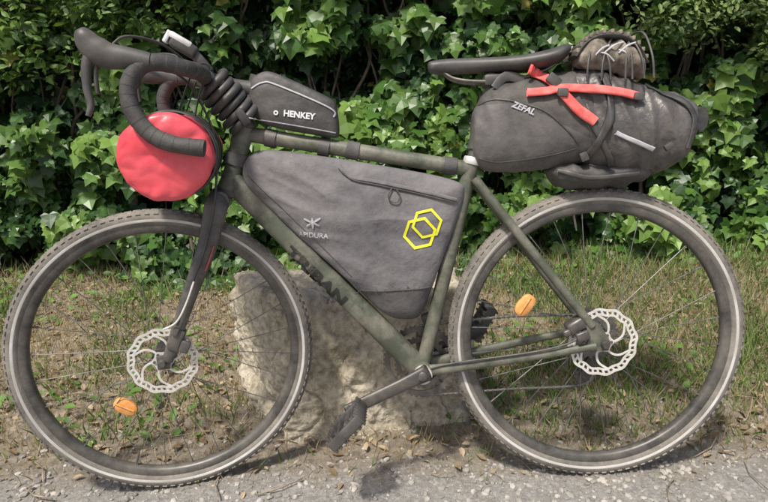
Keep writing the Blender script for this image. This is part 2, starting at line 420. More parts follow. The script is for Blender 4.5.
multi('front_caliper',[boxVF((-.992,-.048,.402),(.030,.034,.055),Ry(rad(25)),.25),boxVF((-.975,-.060,.385),(.022,.014,.03),Ry(rad(25)),.3),boxVF((-.99,-.066,.425),(.012,.008,.02),Ry(rad(25)),.3)],M_blackm,steer)
tube('front_brake_hose',cat([[-.93,-.16,.99],[-.90,-.07,.96],[-.865,-.045,.86],[-.872,-.060,.74],[-.905,-.066,.62],[-.95,-.068,.52],[-.985,-.066,.44]],8),.0027,M_black,steer,n=8)
tube('front_cable_end',cat([[-.938,-.070,.54],[-.960,-.072,.49],[-.985,-.072,.45],[-1.015,-.070,.435]],6),.0024,M_steel,steer,n=8)
lathe('front_axle_cap',[(0,-.066),(.007,-.066),(.0095,-.062),(.0095,-.056),(0,-.056)],M_blackm,steer,(-1.029,0,.35),n=20,closedprof=False)
# ---- handlebar
for s,nm in ((-1,'near'),(1,'far')):
    top=cat([cl,[-.872,s*.06,.980],[-.875,s*.13,.984],[-.895,s*.182,.988],[-.94,s*.201,.998],[-.974,s*.207,.990],[-.997,s*.210,.955],[-.995,s*.213,.912],[-.970,s*.217,.872],[-.932,s*.222,.850],[-.871,s*.228,.838]],12)
    k=len(top)
    d=np.concatenate([[0],np.cumsum(np.linalg.norm(np.diff(top,axis=0),axis=1))])
    dd=np.linspace(0,d[-1],420); T=np.stack([np.interp(dd,d,top[:,i]) for i in range(3)],1)
    rr=np.where(dd<.07,.0135,.0158+.0006*((dd/.021+.25*np.sin(dd*60))%1)+.0004*np.sin(dd*90))
    rr[-1]*=.85
    tube('handlebar_tape_'+nm,T,rr,M_tape,steer,n=16)
    hp=cat([[-.955,s*.205,.998],[-.995,s*.206,1.006],[-1.030,s*.206,1.012],[-1.054,s*.205,1.030],[-1.068,s*.204,1.056]],6)
    kk=len(hp)
    tube('brake_hood_'+nm,hp,np.interp(np.linspace(0,1,kk),[0,.3,.65,.9,1],[.017,.0165,.018,.016,.009]),M_black,steer,rb=np.interp(np.linspace(0,1,kk),[0,.3,.6,.85,1],[.017,.021,.026,.020,.010]),side=(0,1,0),n=20)
    lp=cat([[-1.050,s*.206,1.025],[-1.064,s*.207,.995],[-1.068,s*.209,.955],[-1.065,s*.212,.925],[-1.072,s*.214,.905]],6)
    kk=len(lp)
    tube('brake_lever_'+nm,lp,np.linspace(.010,.006,kk),M_black,steer,rb=np.linspace(.011,.005,kk),side=(0,1,0),n=12)
    tube('shift_paddle_'+nm,cat([[-1.046,s*.203,1.005],[-1.052,s*.203,.975],[-1.052,s*.206,.945]],5),.006,M_black,steer,rb=.004,side=(0,1,0),n=10)
    tube('hood_hose_'+nm,cat([[-1.03,s*.19,1.02],[-1.0,s*.16,1.05],[-.94,s*.10,1.04],[-.89,s*.05,.99],[-.86,s*.03,.93]],8),.0026,M_black,steer,n=8)
# ---- coiled cable around the stem
c0=A([-.797,-.01,.888]); c1=A([-.862,-.02,.972]); ax_=(c1-c0)/np.linalg.norm(c1-c0)
e1=np.cross(ax_,[0,1,0]); e1/=np.linalg.norm(e1); e2=np.cross(ax_,e1)
tt=np.linspace(0,2*math.pi*5.6,300)
hel=[c0+(c1-c0)*(t/tt[-1])+(e1*math.cos(t)+e2*math.sin(t))*(.036+.0025*math.sin(t*.37)) for t in tt]
lock=empty('coiled_cable_lock',BM@ST)
tube('coil',hel,.0088,M_black,lock,n=12)
box('lock_head',(-.80,-.052,.895),(.02,.018,.04),M_black,lock,Ry(rad(-30)),.3)

# ---- crankset
cb=A([-.417,-.066,.293]); pe=A([-.585,-.078,.222])
P=cat([cb+A([.014,0,.006]),cb,lerp(cb,pe,.5)+A([0,-.002,0]),pe,pe+(pe-cb)*.06],6); k=len(P)
tube('crank_arm_near',P,np.interp(np.linspace(0,1,k),[0,.1,.5,.9,1],[.007,.010,.0075,.007,.005]),M_blackm,bike,rb=np.interp(np.linspace(0,1,k),[0,.12,.4,.9,1],[.012,.0215,.0155,.0145,.008]),side=(0,1,0),n=18,ex=2.6)
tube('crank_bolt',[cb+A([0,y,0]) for y in (-.014,-.013,-.009)],[.009,.0105,.0105],M_dsteel,bike,n=18)
cf=BB+A([0,.075,0]); pf=cf-(pe-cb)*A([1,0,1])+A([0,.012,0])
P=line(cf,pf,8); tube('crank_arm_far',P,.008,M_blackm,bike,rb=np.linspace(.02,.013,8),side=(0,1,0),n=16,ex=2.6)
def pedal(nm,c,ang,s):
    e=empty(nm,Matrix.Translation(Vector(c))@Matrix.Rotation(ang,4,'Y'),bike)
    parts=[tubeVF([[0,s*-.045,0],[0,s*.05,0]],[.009,.007],n=12)]
    for y in (-.045,.045): parts.append(boxVF((0,y,0),(.085,.009,.024),None,.3))
    for x in (-.043,.043): parts.append(boxVF((x,0,0),(.009,.098,.024),None,.3))
    for x in (-.022,.022): parts.append(boxVF((x,0,0),(.008,.085,.016),None,.3))
    for x in (-.043,-.03,-.015,.015,.03,.043):
        for y in (-.045,.045): parts.append(boxVF((x,y,0),(.0055,.0065,.034),None,.2))
    for y in (-.03,-.015,.0,.015,.03):
        for x in (-.043,.043): parts.append(boxVF((x,y,0),(.0065,.0055,.034),None,.2))
    multi('cage',parts,M_black,e)
pedal('pedal_near',pe+A([-.004,-.066,-.006]),rad(-45),-1)
pedal('pedal_far',pf+A([0,.066,0]),rad(-60),1)
def cog(r,y,c,nt,w=.0035,inner=.75,holes=5):
    V=[];F=[];n=nt*4
    for i in range(n):
        t=2*math.pi*i/n; rr=r+(.0035 if i%4 in (1,2) else -.001)
        for q in (r*inner,rr):
            for yy in (-w/2,w/2): V.append(A([c[0]+q*math.cos(t),y+yy,c[2]+q*math.sin(t)]))
    for i in range(n):
        a=4*i;b=4*((i+1)%n); F+=[(a,b,b+2,a+2),(a+1,a+3,b+3,b+1),(a,a+1,b+1,b),(a+2,b+2,b+3,a+3)]
    return V,F
parts=[cog(.091,.052,BB,46,inner=.84),cog(.064,.045,BB,32,inner=.8)]
for i in range(5):
    t=2*math.pi*i/5+.3; parts.append(tubeVF([BB+A([0,.055,0]),BB+A([.082*math.cos(t),.055,.082*math.sin(t)])],.004,rb=.011,side=(0,1,0),n=8))
multi('chainrings',parts,M_dsteel,bike)
parts=[cog(.060-.0045*i,.024+.0038*i,A([0,0,.35]),max(11,30-2*i),w=.0018,inner=.35) for i in range(9)]
multi('cassette',parts,M_dsteel,bike)
box('rear_derailleur',(.005,.062,.315),(.03,.028,.05),M_blackm,bike,Ry(rad(20)),.3)
multi('derailleur_cage',[cog(.021,.047,A([.012,0,.285]),11,inner=.3),cog(.021,.047,A([-.012,0,.232]),11,inner=.3),
   tubeVF(line([.014,.053,.29],[-.014,.053,.228],4),.0015,rb=.012,side=(0,1,0),n=8),tubeVF(line([.014,.041,.29],[-.014,.041,.228],4),.0015,rb=.012,side=(0,1,0),n=8)],M_blackm,bike)
ch=cat([[-.415,.052,.376],[-.2,.048,.392],[0,.044,.388],[.03,.044,.372],[.038,.045,.345],[.028,.046,.315],[.0,.047,.290],[.015,.047,.262],[-.012,.047,.211],[-.2,.050,.204],[-.415,.052,.194]],12)
dd=np.concatenate([[0],np.cumsum(np.linalg.norm(np.diff(ch,axis=0),axis=1))]); q=np.arange(0,dd[-1],.0042)
C2=np.stack([np.interp(q,dd,ch[:,i]) for i in range(3)],1)
tube('chain',C2,.0032,M_dsteel,bike,rb=[.0042 if i%3 else .0024 for i in range(len(C2))],side=(0,1,0),n=6)
box('front_derailleur',(-.385,.045,.40),(.05,.02,.028),M_blackm,bike,Ry(rad(-15)),.3)
multi('rear_caliper',[boxVF((-.062,-.050,.392),(.045,.036,.032),Ry(rad(-30)),.25),boxVF((-.052,-.072,.372),(.030,.012,.022),Ry(rad(-20)),.3),boxVF((-.085,-.062,.378),(.018,.014,.016),Ry(rad(-20)),.3)],M_blackm,bike)
lathe('rear_axle_cap',[(0,-.078),(.008,-.078),(.0105,-.073),(.0105,-.066),(0,-.066)],M_blackm,bike,(0,0,.35),n=20,closedprof=False)
# ---- saddle
sec=[(-.378,.984,.992,.006,2,0),(-.370,.972,.999,.017,2.2,0),(-.33,.968,1.002,.021,2.3,0),(-.27,.968,1.001,.027,2.3,0),(-.21,.966,1.000,.040,2.4,0),(-.16,.966,1.002,.058,2.4,0),(-.115,.970,1.009,.069,2.3,0),(-.085,.982,1.018,.062,2.2,0),(-.070,.996,1.020,.040,2,0),(-.067,1.005,1.014,.01,2,0)]
loft('saddle',sec,M_black,bike,n=32,sub=6)
for s in (-1,1):
    tube('saddle_rail',cat([[-.345,s*.008,.974],[-.32,s*.015,.957],[-.27,s*.022,.948],[-.19,s*.022,.948],[-.13,s*.028,.962],[-.10,s*.03,.978]],6),.0038,M_dsteel,bike,n=8)
box('saddle_clamp',(-.232,0,.950),(.05,.055,.026),M_black,bike,None,.3)

# ================================================================== HANDLEBAR BAG
hb=empty('handlebar_bag',BM@ST)
ce=A([-.950,0,.823])
ye=.202
prof=[(0,-ye-.006),(.03,-ye-.005),(.06,-ye-.003),(.078,-ye+.000),(.085,-ye+.005),(.0885,-ye+.011),(.0865,-ye+.018),(.0868,-.16),(.0885,-.13)]
prof_full=prof+[(.087,.13),(.0865,ye-.02),(.088,ye-.014),(.085,ye-.008),(.06,ye+.001),(0,ye+.004)]
N=128;V=[];F=[]
pf_=cat([np.array([a,b,0]) for a,b in prof_full],7)
pf_[:,0]=np.maximum(pf_[:,0],0.0005)
for i in range(N):
    t=2*math.pi*i/N
    for r,y,_ in pf_:
        w=noise.noise(Vector((math.cos(t)*2,y*12,math.sin(t)*2)))*.003*min(1,r/.05)
        w+= .0018*noise.noise(Vector((math.cos(t)*5,math.sin(t)*5,y*9)))*min(1,r/.07)
        px_,pz_=r*math.cos(t),r*math.sin(t)
        cr=(1-abs(noise.noise(Vector((px_*14+pz_*20,pz_*10-px_*6,2))))*3)
        cr+=.6*(1-abs(noise.noise(Vector((px_*26-pz_*12,pz_*30,7))))*3)
        rr=r+w; yy=y+(.0020*cr if r<.084 else .001*cr)
        V.append((ce[0]+rr*math.cos(t),yy,ce[2]+rr*math.sin(t)*.97))
K=len(pf_)
for i in range(N):
    for k in range(K-1): F.append((i*K+k,i*K+k+1,((i+1)%N)*K+k+1,((i+1)%N)*K+k))
mk('dry_bag_roll',V,F,M_red,hb)
lathe('harness_sleeve',[(.0885,-.10),(.0915,-.098),(.0915,.098),(.0885,.10)],M_bagb,hb,tuple(ce),n=80)
for y in (-.065,.065):
    lathe('harness_strap',[(.0915,y-.012),(.0935,y-.012),(.0935,y+.012),(.0915,y+.012)],M_black,hb,tuple(ce),n=80)
    tube('bar_loop_%d'%(1 if y<0 else 2),cat([ce+A([.05,y,.072]),ce+A([.066,y,.125]),cl+A([.012,y,.022]),cl+A([-.018,y,.02]),ce+A([.02,y,.09])],6),.0015,M_black,hb,rb=.011,side=(1,0,.3),n=8)

# ================================================================== HEADLIGHT
hl=empty('headlight',BM@ST)
R=Ry(rad(32))
multi('body',[boxVF((-.912,-.012,1.048),(.060,.034,.028),R,.25),boxVF((-.878,-.012,1.015),(.022,.02,.055),Ry(rad(-38)),.25)],M_black,hl)
box('casing',(-.916,-.012,1.061),(.050,.036,.014),M_steel,hl,R,.3)
box('lens',(-.943,-.012,1.068),(.010,.033,.028),M_glass,hl,R,.3)

# ================================================================== TOP TUBE BAG
tb=empty('top_tube_bag',BM)
ol=[(-.784,.880),(-.781,.975),(-.745,.995),(-.715,.988),(-.600,.930),(-.586,.915),(-.582,.842),(-.60,.840)]
tbo=pillow('pouch',ol,.030,M_bagb,tb,ex=4,wr=.0028,wsc=14,res=.006)
B=bvh(tbo)
ribbon('zip',[(-.772,.955),(-.745,.966),(-.715,.960),(-.60,.905),(-.592,.885)],.0035,M_grey,tb,B,off=.002)
ribbon('bottom_piping',[(-.778,.890),(-.68,.870),(-.59,.850)],.0025,M_faint,tb,B,off=.002)
text('label','HENKEY',.0185,(-.668,.892),rad(-9),M_white,tb,B,off=.0025,bold=.035)
text('label_mark','o',.020,(-.719,.901),rad(-10),M_white,tb,B,off=.0025,bold=.035)
for x,z in ((-.74,.846),(-.62,.820)):
    tube('velcro_strap',line([x-.012,0,z+.003],[x+.012,0,z-.003],3),.0205,M_black,tb,n=20)

# ================================================================== FRAME BAG
fb=empty('frame_bag',BM)
ol=[(-.812,.752),(-.806,.802),(-.760,.826),(-.56,.789),(-.305,.733),(-.302,.695),(-.366,.534),(-.408,.425),(-.430,.408),(-.493,.416),(-.568,.498),(-.757,.688)]
fbo=pillow('pouch',ol,.033,[M_bag,M_bagd],fb,ex=4,wr=.0082,wsc=8,res=.005,mifun=lambda c:1 if c.z<.487+.02*(c.x+.5) else 0,sag=.012)
B=bvh(fbo)
ribbon('zip_flap',[(-.585,.775),(-.560,.752),(-.50,.738),(-.40,.712),(-.325,.690)],.008,M_bag,fb,B,off=.003)
ribbon('zip',[(-.578,.765),(-.555,.745),(-.50,.731),(-.40,.705),(-.33,.684)],.0025,M_black,fb,B,off=.0045)
ribbon('lower_seam',[(-.565,.487),(-.48,.488),(-.385,.489)],.003,M_bagd,fb,B,off=.002)
ribbon('front_seam',[(-.795,.765),(-.695,.662),(-.570,.524)],.0022,M_bagd,fb,B,off=.001)
yz=sy(B,-.46,.70,-.045,.003)
tube('zip_pull',cat([[-.470,yz,.722],[-.478,yz-.004,.708],[-.474,yz-.004,.694],[-.458,yz-.004,.692],[-.452,yz-.003,.706],[-.460,yz,.72]],5),.0016,M_black,fb,n=8)
def hexagon(c,r,a0): 
    return [A([c[0]+r*math.cos(a0+k*math.pi/3),c[1]+r*math.sin(a0+k*math.pi/3)]) for k in range(6)]
def hexdecal(name,c,r,w,a0,off):
    V=[];F=[]
    o=hexagon(c,r,a0); i=hexagon(c,r-w,a0)
    for k in range(6):
        for j in range(5):
            t=j/5
            for P in (o,i):
                q=P[k]*(1-t)+P[(k+1)%6]*t; V.append((q[0],sy(B,q[0],q[1],-.04,off),q[1]))
    N=30
    for k in range(N): F.append((2*k,2*((k+1)%N),2*((k+1)%N)+1,2*k+1))
    mk(name,V,F,M_yel,fb,False)
hexdecal('logo_hexagon_a',(-.411,.619),.039,.007,rad(10),.002)
hexdecal('logo_hexagon_b',(-.394,.640),.036,.0065,rad(10),.0026)
text('brand_label','APIDURA',.0165,(-.652,.624),rad(-6),M_faint,fb,B,off=.003)
def ell(name,c,a,b,ang,m):
    V=[(c[0],sy(B,c[0],c[1],-.04,.0026),c[1])];F=[];n=14
    for k in range(n):
        t=2*math.pi*k/n; x=c[0]+a*math.cos(t)*math.cos(ang)-b*math.sin(t)*math.sin(ang); z=c[1]+a*math.cos(t)*math.sin(ang)+b*math.sin(t)*math.cos(ang)
        V.append((x,sy(B,x,z,-.04,.0026),z))
    for k in range(n): F.append((0,1+k,1+(k+1)%n))
    mk(name,V,F,m,fb,False)
bx,bz=-.651,.652
for i,(dx,dz,a,b,an) in enumerate(((0,0,.003,.013,0),(-.011,.007,.010,.0026,-.5),(.011,.007,.010,.0026,.5),(-.009,-.003,.007,.0022,.5),(.009,-.003,.007,.0022,-.5))):
    ell('logo_bee_%d'%i,(bx+dx,bz+dz),a,b,an,M_faint)
for x,z in ((-.555,.810),(-.335,.766)):
    tube('velcro_strap',line([x-.014,0,z+.003],[x+.014,0,z-.003],3),.0205,M_bagd,fb,n=20)
tube('head_tube_strap',line(headpt(.79),headpt(.815),3),.026,M_bagd,fb,n=20)
Bd=bvh(dt)
text('down_tube_lettering','TRIBAN',.036,(-.654,.524),rad(-46.7),M_dtext,bike,Bd,off=.0012,dflt=-.012,sx=1.45,bold=.05)

# ================================================================== SADDLE BAG
sb=empty('saddle_bag',BM)
sec=[(-.284,.80,.86,.02,2.5,0),(-.279,.780,.885,.034,2.8,0),(-.264,.757,.912,.042,2.8,0),(-.235,.747,.938,.050,2.8,0),(-.18,.745,.950,.060,2.8,0),(-.12,.748,.960,.070,2.6,0),(-.06,.757,.966,.076,2.5,0),(-.02,.765,.963,.078,2.5,0)]
s1=loft('holster',sec,M_panel,sb,n=72,sub=14,wr=.006,wsc=12,fold=.25)
sec=[(-.075,.80,.93,.05,2.3,0),(-.06,.770,.962,.074,2.4,0),(-.01,.745,.962,.085,2.4,0),(.05,.730,.944,.090,2.4,0),(.10,.725,.924,.090,2.3,0),(.145,.735,.910,.086,2.4,0),(.172,.757,.897,.080,2.6,0),(.188,.79,.885,.070,3,0),(.20,.815,.874,.05,3,0),(.213,.822,.868,.035,3,0),(.218,.832,.860,.03,3,0)]
s2=loft('dry_bag',sec,M_dry,sb,n=80,sub=16,wr=.0085,wsc=14,fold=.6)
s3=loft('lower_cradle',[(-.115,.735,.752,.03,2.2,0),(-.09,.712,.76,.045,2.4,0),(-.02,.703,.76,.055,2.4,0),(.06,.706,.76,.055,2.4,0),(.105,.716,.76,.045,2.3,0),(.125,.735,.755,.02,2.2,0)],M_bagb,sb,n=48,sub=10,wr=.010,wsc=18,fold=.4)
tube('roll_closure',cat([[.205,-.062,.842],[.211,-.02,.846],[.212,.03,.842],[.206,.068,.845]],6),.012,M_bagb,sb,rb=.026,side=(1,0,0),n=14)
B=bvh(s1,s2,s3)
def px(u,v): return (-.014+.00215*(u-600),.954-.00207*(v-70)-.00009*(u-600))
def rib(nm,pp,w,m,off=.004): return ribbon(nm,[px(*p) for p in pp],w,m,sb,B,off=off)
rib('red_strap_upper',[(530,68),(541,72),(551,80),(562,95),(575,110),(591,123)],.020,M_strap,.009)
rib('red_strap_lower',[(527,92),(545,91),(562,88),(590,90),(615,93),(636,98)],.017,M_strap,.012)
rib('compression_strap',[(601,74),(606,95),(604,120),(594,145),(586,160)],.016,M_black,.006)
rib('compression_strap_b',[(574,98),(590,128),(597,140),(612,168)],.012,M_black,.005)
rib('panel_seam',[(480,103),(500,98),(545,112),(578,146)],.003,M_black,.002)
rib('lower_panel_seam',[(480,160),(500,164),(545,158),(576,150)],.003,M_black,.002)
rib('reflective_strip',[(610,134),(625,141),(648,151)],.009,M_grey,.004)
rib('rear_strap',[(648,84),(676,98),(690,118),(684,150)],.012,M_bagb,.004)
rib('lower_strap',[(560,172),(590,180),(640,176)],.010,M_black,.003)
for (u,v,w,h,an) in ((553,80,.030,.022,-40),(560,93,.022,.018,-5),(633,98,.022,.016,-10),(662,148,.02,.014,30),(584,158,.018,.02,20)):
    x,z=px(u,v); y=sy(B,x,z); box('buckle',(x,y-.013,z),(w,.010,h),M_black,sb,Ry(rad(-an)),.3)
text('label','ZEFAL',.018,px(523,108),rad(-24),M_grey,sb,B,off=.003,shear=.2,bold=.03)
tube('seatpost_strap',line([-.276,0,.80],[-.268,0,.835],3),.018,M_bagb,sb,n=20)
for s in (-1,1): tube('rail_strap',cat([[-.235,s*.035,.93],[-.21,s*.03,.955],[-.17,s*.03,.945]],5),.0015,M_black,sb,rb=.01,side=(0,1,0),n=8)

# ---- shoes lashed on the top with elastic cord
sh=empty('pair_of_shoes',BM)
for j,(yc,dx) in enumerate(((-.035,-.012),(.04,-.002))):
    loft('shoe_upper',[(-.050+dx,.965,.985,.015,2.2,yc),(-.042+dx,.962,1.002,.03,2.3,yc),(-.015+dx,.960,1.018,.034,2.3,yc),(.03+dx,.955,1.018,.034,2.3,yc),(.065+dx,.945,1.003,.038,2.3,yc),(.092+dx,.940,.975,.030,2.2,yc),(.10+dx,.942,.960,.012,2,yc)],M_shoe if j==0 else M_bagd,sh,n=36,sub=8,wr=.010,wsc=26,fold=.4)
    P=cat([[-.054+dx,yc,.985],[-.033+dx,yc,1.012],[0+dx,yc,1.026],[.045+dx,yc,1.022],[.078+dx,yc,1.000],[.098+dx,yc,.965]],8)
    tube('shoe_sole',P,.030,M_black,sh,rb=.0065,side=(0,1,0),n=14)
    parts=[]
    for p in P[2:-2:3]: parts.append(boxVF(tuple(p+A([0,0,.007])),(.007,.058,.009),None,.2))
    multi('sole_lugs',parts,M_shoe,sh)
parts=[]
for x0,x1 in ((-.05,.02),(.0,-.04),(.03,.08),(.07,.03),(.045,.05),(.09,.08),(-.02,.06)):
    parts.append(tubeVF(cat([[x0,-.083,.93],[x0*.9+x1*.1,-.074,.98],[(x0+x1)/2,-.035,1.032],[(x0+x1)/2,.04,1.034],[x1,.085,.98],[x1,.09,.93]],8),.0024,n=8))
multi('elastic_cord',parts,M_black,sh)
parts=[]
for x0,x1,z in ((-.03,.0,.995),(-.01,.03,1.0),(.02,.055,.998),(.045,.02,.985),(.01,-.02,.982)):
    parts.append(tubeVF(cat([[x0,-.071,z-.012],[(x0+x1)/2,-.074,z+.002],[x1,-.070,z+.008]],6),.002,n=8))
multi('shoe_laces',parts,M_grey,sh)

# ================================================================== STONE BLOCK
def stone():
    c={(0,0,0):(-.800,.17,-.06),(1,0,0):(-.255,.25,-.06),(0,1,0):(-1.02,.50,-.06),(1,1,0):(-.28,.62,-.06),
       (0,0,1):(-.800,.20,.43),(1,0,1):(-.262,.27,.41),(0,1,1):(-.990,.48,.43),(1,1,1):(-.34,.58,.42)}
    n=72; V=[];F=[];idx={}
    def key(i,j,k):
        q=(i,j,k)
        if q in idx: return idx[q]
        u=A([i,j,k])/n*2-1
        r=.07; inn=np.clip(u,-1+r,1-r); d=u-inn; L=np.linalg.norm(d)
        if L>0: u=inn+d/L*r
        s=(u+1)/2; p=np.zeros(3)
        for kk,vv in c.items():
            w=1.
            for a in range(3): w*=s[a] if kk[a] else 1-s[a]
            p+=w*A(vv)
        ce=A([-.61,.38,.18]); nd=Vector(p-ce).normalized()
        P=Vector(p)
        h=.022*noise.noise(P*4.5)+.016*noise.noise(P*11+Vector((5,2,1)))+.011*noise.noise(P*26)+.008*noise.noise(P*60)
        rd=noise.noise(P*7+Vector((1,7,3))); h-=.06*max(0,rd-.12)
        ck=abs(noise.noise(P*5+Vector((4,4,9)))); h-=.018*max(0,1-ck/.035)
        p=p+np.array(nd)*h
        idx[q]=len(V); V.append(p); return idx[q]
    for a in range(3):
        for sd in (0,n):
            for i in range(n):
                for j in range(n):
                    def mkq(x,y):
                        q=[0,0,0]; q[a]=sd; q[(a+1)%3]=x; q[(a+2)%3]=y; return key(*q)
                    f=(mkq(i,j),mkq(i+1,j),mkq(i+1,j+1),mkq(i,j+1))
                    F.append(f if sd else f[::-1])
    m,nt,b=nodes('limestone'); L=nt.links; tc=nt.nodes.new('ShaderNodeTexCoord')
    n1=nt.nodes.new('ShaderNodeTexNoise'); n1.inputs['Scale'].default_value=6; n1.inputs['Detail'].default_value=14; n1.inputs['Roughness'].default_value=.8; L.new(tc.outputs['Object'],n1.inputs['Vector'])
    r=nt.nodes.new('ShaderNodeValToRGB'); e=r.color_ramp.elements; e[0].position=.34; e[0].color=(.16,.13,.09,1); e[1].position=.62; e[1].color=(.64,.57,.45,1)
    x=e.new(.46); x.color=(.44,.385,.285,1); L.new(n1.outputs['Fac'],r.inputs['Fac'])
    n2=nt.nodes.new('ShaderNodeTexNoise'); n2.inputs['Scale'].default_value=55; n2.inputs['Detail'].default_value=8; L.new(tc.outputs['Object'],n2.inputs['Vector'])
    mr=nt.nodes.new('ShaderNodeMapRange'); mr.inputs[1].default_value=.3; mr.inputs[2].default_value=.6; mr.inputs[3].default_value=.55; mr.inputs[4].default_value=1.0; L.new(n2.outputs['Fac'],mr.inputs[0])
    mx=nt.nodes.new('ShaderNodeMix'); mx.data_type='RGBA'; mx.blend_type='MULTIPLY'; mx.inputs[0].default_value=1; L.new(r.outputs[0],mx.inputs[6]); L.new(mr.outputs[0],mx.inputs[7])
    L.new(mx.outputs[2],b.inputs['Base Color']); b.inputs['Roughness'].default_value=.95
    bp=nt.nodes.new('ShaderNodeBump'); bp.inputs['Strength'].default_value=1; bp.inputs['Distance'].default_value=.010; L.new(n2.outputs['Fac'],bp.inputs['Height']); L.new(bp.outputs[0],b.inputs['Normal'])
    mk('stone_block',V,F,m,None)
stone()

# ================================================================== GROUND
def sm(a,b,x): 
    t=np.clip((x-a)/(b-a),0,1); return t*t*(3-2*t)
def gh(x,y):
    h=.13*sm(.35,1.5,y)+.03*sm(.15,.5,y)
    h=h+.012*np.sin(x*3.1+1)*np.sin(y*4.3)*sm(.15,.5,y)
    h=h-.006*sm(-.15,-.5,y)*(1+np.sin(x*2.2))
    return h
def axis_pts(a,b,step,far,n=14):
    mid=np.arange(a,b,step); g=np.geomspace(step,far,n)
    return np.concatenate([(a-g)[::-1],mid,(mid[-1]+g)])
xs=axis_pts(-3.2,2.2,.02,60); ys=axis_pts(-1.2,2.0,.02,60)
X,Y=np.meshgrid(xs,ys); Z=gh(X,Y)
for i in range(Z.shape[0]):
    for j in range(Z.shape[1]):
        if -1.3<Y[i,j]<2.1 and -3.3<X[i,j]<2.3:
            p=Vector((X[i,j],Y[i,j],0)); Z[i,j]+=(.008*noise.noise(p*9)+.005*noise.noise(p*30))*(1 if Y[i,j]>.2 else .4)
nx=len(xs); V=np.stack([X.ravel(),Y.ravel(),Z.ravel()],1)
F=[(i*nx+j,i*nx+j+1,(i+1)*nx+j+1,(i+1)*nx+j) for i in range(len(ys)-1) for j in range(nx-1)]
m,nt,b=nodes('ground_soil'); L=nt.links; tc=nt.nodes.new('ShaderNodeTexCoord')
def tn(sc,dt=6,ro=.6):
    n=nt.nodes.new('ShaderNodeTexNoise'); n.inputs['Scale'].default_value=sc; n.inputs['Detail'].default_value=dt; n.inputs['Roughness'].default_value=ro; L.new(tc.outputs['Object'],n.inputs['Vector']); return n.outputs['Fac']
def ramp(f,st):
    r=nt.nodes.new('ShaderNodeValToRGB'); e=r.color_ramp.elements
    e[0].position,e[0].color=st[0][0],(*st[0][1],1); e[1].position,e[1].color=st[-1][0],(*st[-1][1],1)
    for p,c in st[1:-1]: q=e.new(p); q.color=(*c,1)
    L.new(f,r.inputs['Fac']); return r.outputs[0]
grav=ramp(tn(60,10,.85),[(.34,(.16,.15,.135)),(.5,(.33,.31,.285)),(.64,(.50,.48,.445))])
soil=ramp(tn(30,10,.82),[(.34,(.11,.088,.062)),(.5,(.26,.215,.16)),(.66,(.42,.36,.285))])
sp=nt.nodes.new('ShaderNodeSeparateXYZ'); L.new(tc.outputs['Object'],sp.inputs[0])
ad=nt.nodes.new('ShaderNodeMath'); ad.operation='MULTIPLY_ADD'; ad.inputs[1].default_value=.45; L.new(tn(7,8,.7),ad.inputs[0]); L.new(sp.outputs['Y'],ad.inputs[2])
mr=nt.nodes.new('ShaderNodeMapRange'); mr.inputs[1].default_value=.18; mr.inputs[2].default_value=.34; L.new(ad.outputs[0],mr.inputs[0])
mx=nt.nodes.new('ShaderNodeMix'); mx.data_type='RGBA'; L.new(mr.outputs[0],mx.inputs[0]); L.new(grav,mx.inputs[6]); L.new(soil,mx.inputs[7])
L.new(mx.outputs[2],b.inputs['Base Color']); b.inputs['Roughness'].default_value=.95
bp=nt.nodes.new('ShaderNodeBump'); bp.inputs['Strength'].default_value=1; bp.inputs['Distance'].default_value=.01; L.new(tn(90,8,.75),bp.inputs['Height']); L.new(bp.outputs[0],b.inputs['Normal'])
mk('ground',V,F,m,None)

# ------------------------------------------------------------------ scatter helper
def scatter(name,T,TF,P,s_,t_,n_,size,col,m,parent=None,smooth=False):
    N=len(P); K=len(T); T=np.array(T,float)
    size=np.broadcast_to(np.array(size,float).reshape(-1,1) if np.ndim(size)<2 else size,(N,1 if np.ndim(size)<2 else 3))
    sc=size[:,None,:] if size.shape[1]==3 else np.repeat(size,3,1)[:,None,:]
    TT=T[None]*sc
    V=P[:,None,:]+TT[:,:,0:1]*s_[:,None,:]+TT[:,:,1:2]*t_[:,None,:]+TT[:,:,2:3]*n_[:,None,:]
    V=V.reshape(-1,3).astype(np.float32)
    me=bpy.data.meshes.new(name)
    fl=np.concatenate([np.array(f) for f in TF]); ln=np.array([len(f) for f in TF])
    idx=(fl[None]+np.arange(N)[:,None]*K).ravel().astype(np.int32)
    lt=np.tile(ln,N).astype(np.int32); ls=np.concatenate([[0],np.cumsum(lt)[:-1]]).astype(np.int32)
    me.vertices.add(len(V)); me.vertices.foreach_set('co',V.ravel())
    me.loops.add(len(idx)); me.loops.foreach_set('vertex_index',idx)
    me.polygons.add(len(lt)); me.polygons.foreach_set('loop_start',ls)
    try: me.polygons.foreach_set('loop_total',lt)
    except Exception: pass
    me.polygons.foreach_set('use_smooth',np.full(len(lt),smooth))
    me.update(calc_edges=True); me.validate()
    at=me.color_attributes.new('Col','FLOAT_COLOR','POINT')
    C=np.ones((N,K,4),np.float32); C[:,:,:3]=col[:,None,:]
    at.data.foreach_set('color',C.ravel())
    me.materials.append(m)
    o=bpy.data.objects.new(name,me); COL.objects.link(o)
    if parent: o.parent=parent
    return o
def unit(a): return a/(np.linalg.norm(a,axis=1,keepdims=True)+1e-9)
def frames(n_,t_):
    n_=unit(n_); t_=unit(t_-n_*(t_*n_).sum(1,keepdims=True)); return np.cross(t_,n_),t_,n_
def nz(P,sc,off=0):
    return np.array([noise.noise(Vector((p[0]*sc+off,p[1]*sc,p[2]*sc+off*.7))) for p in P])
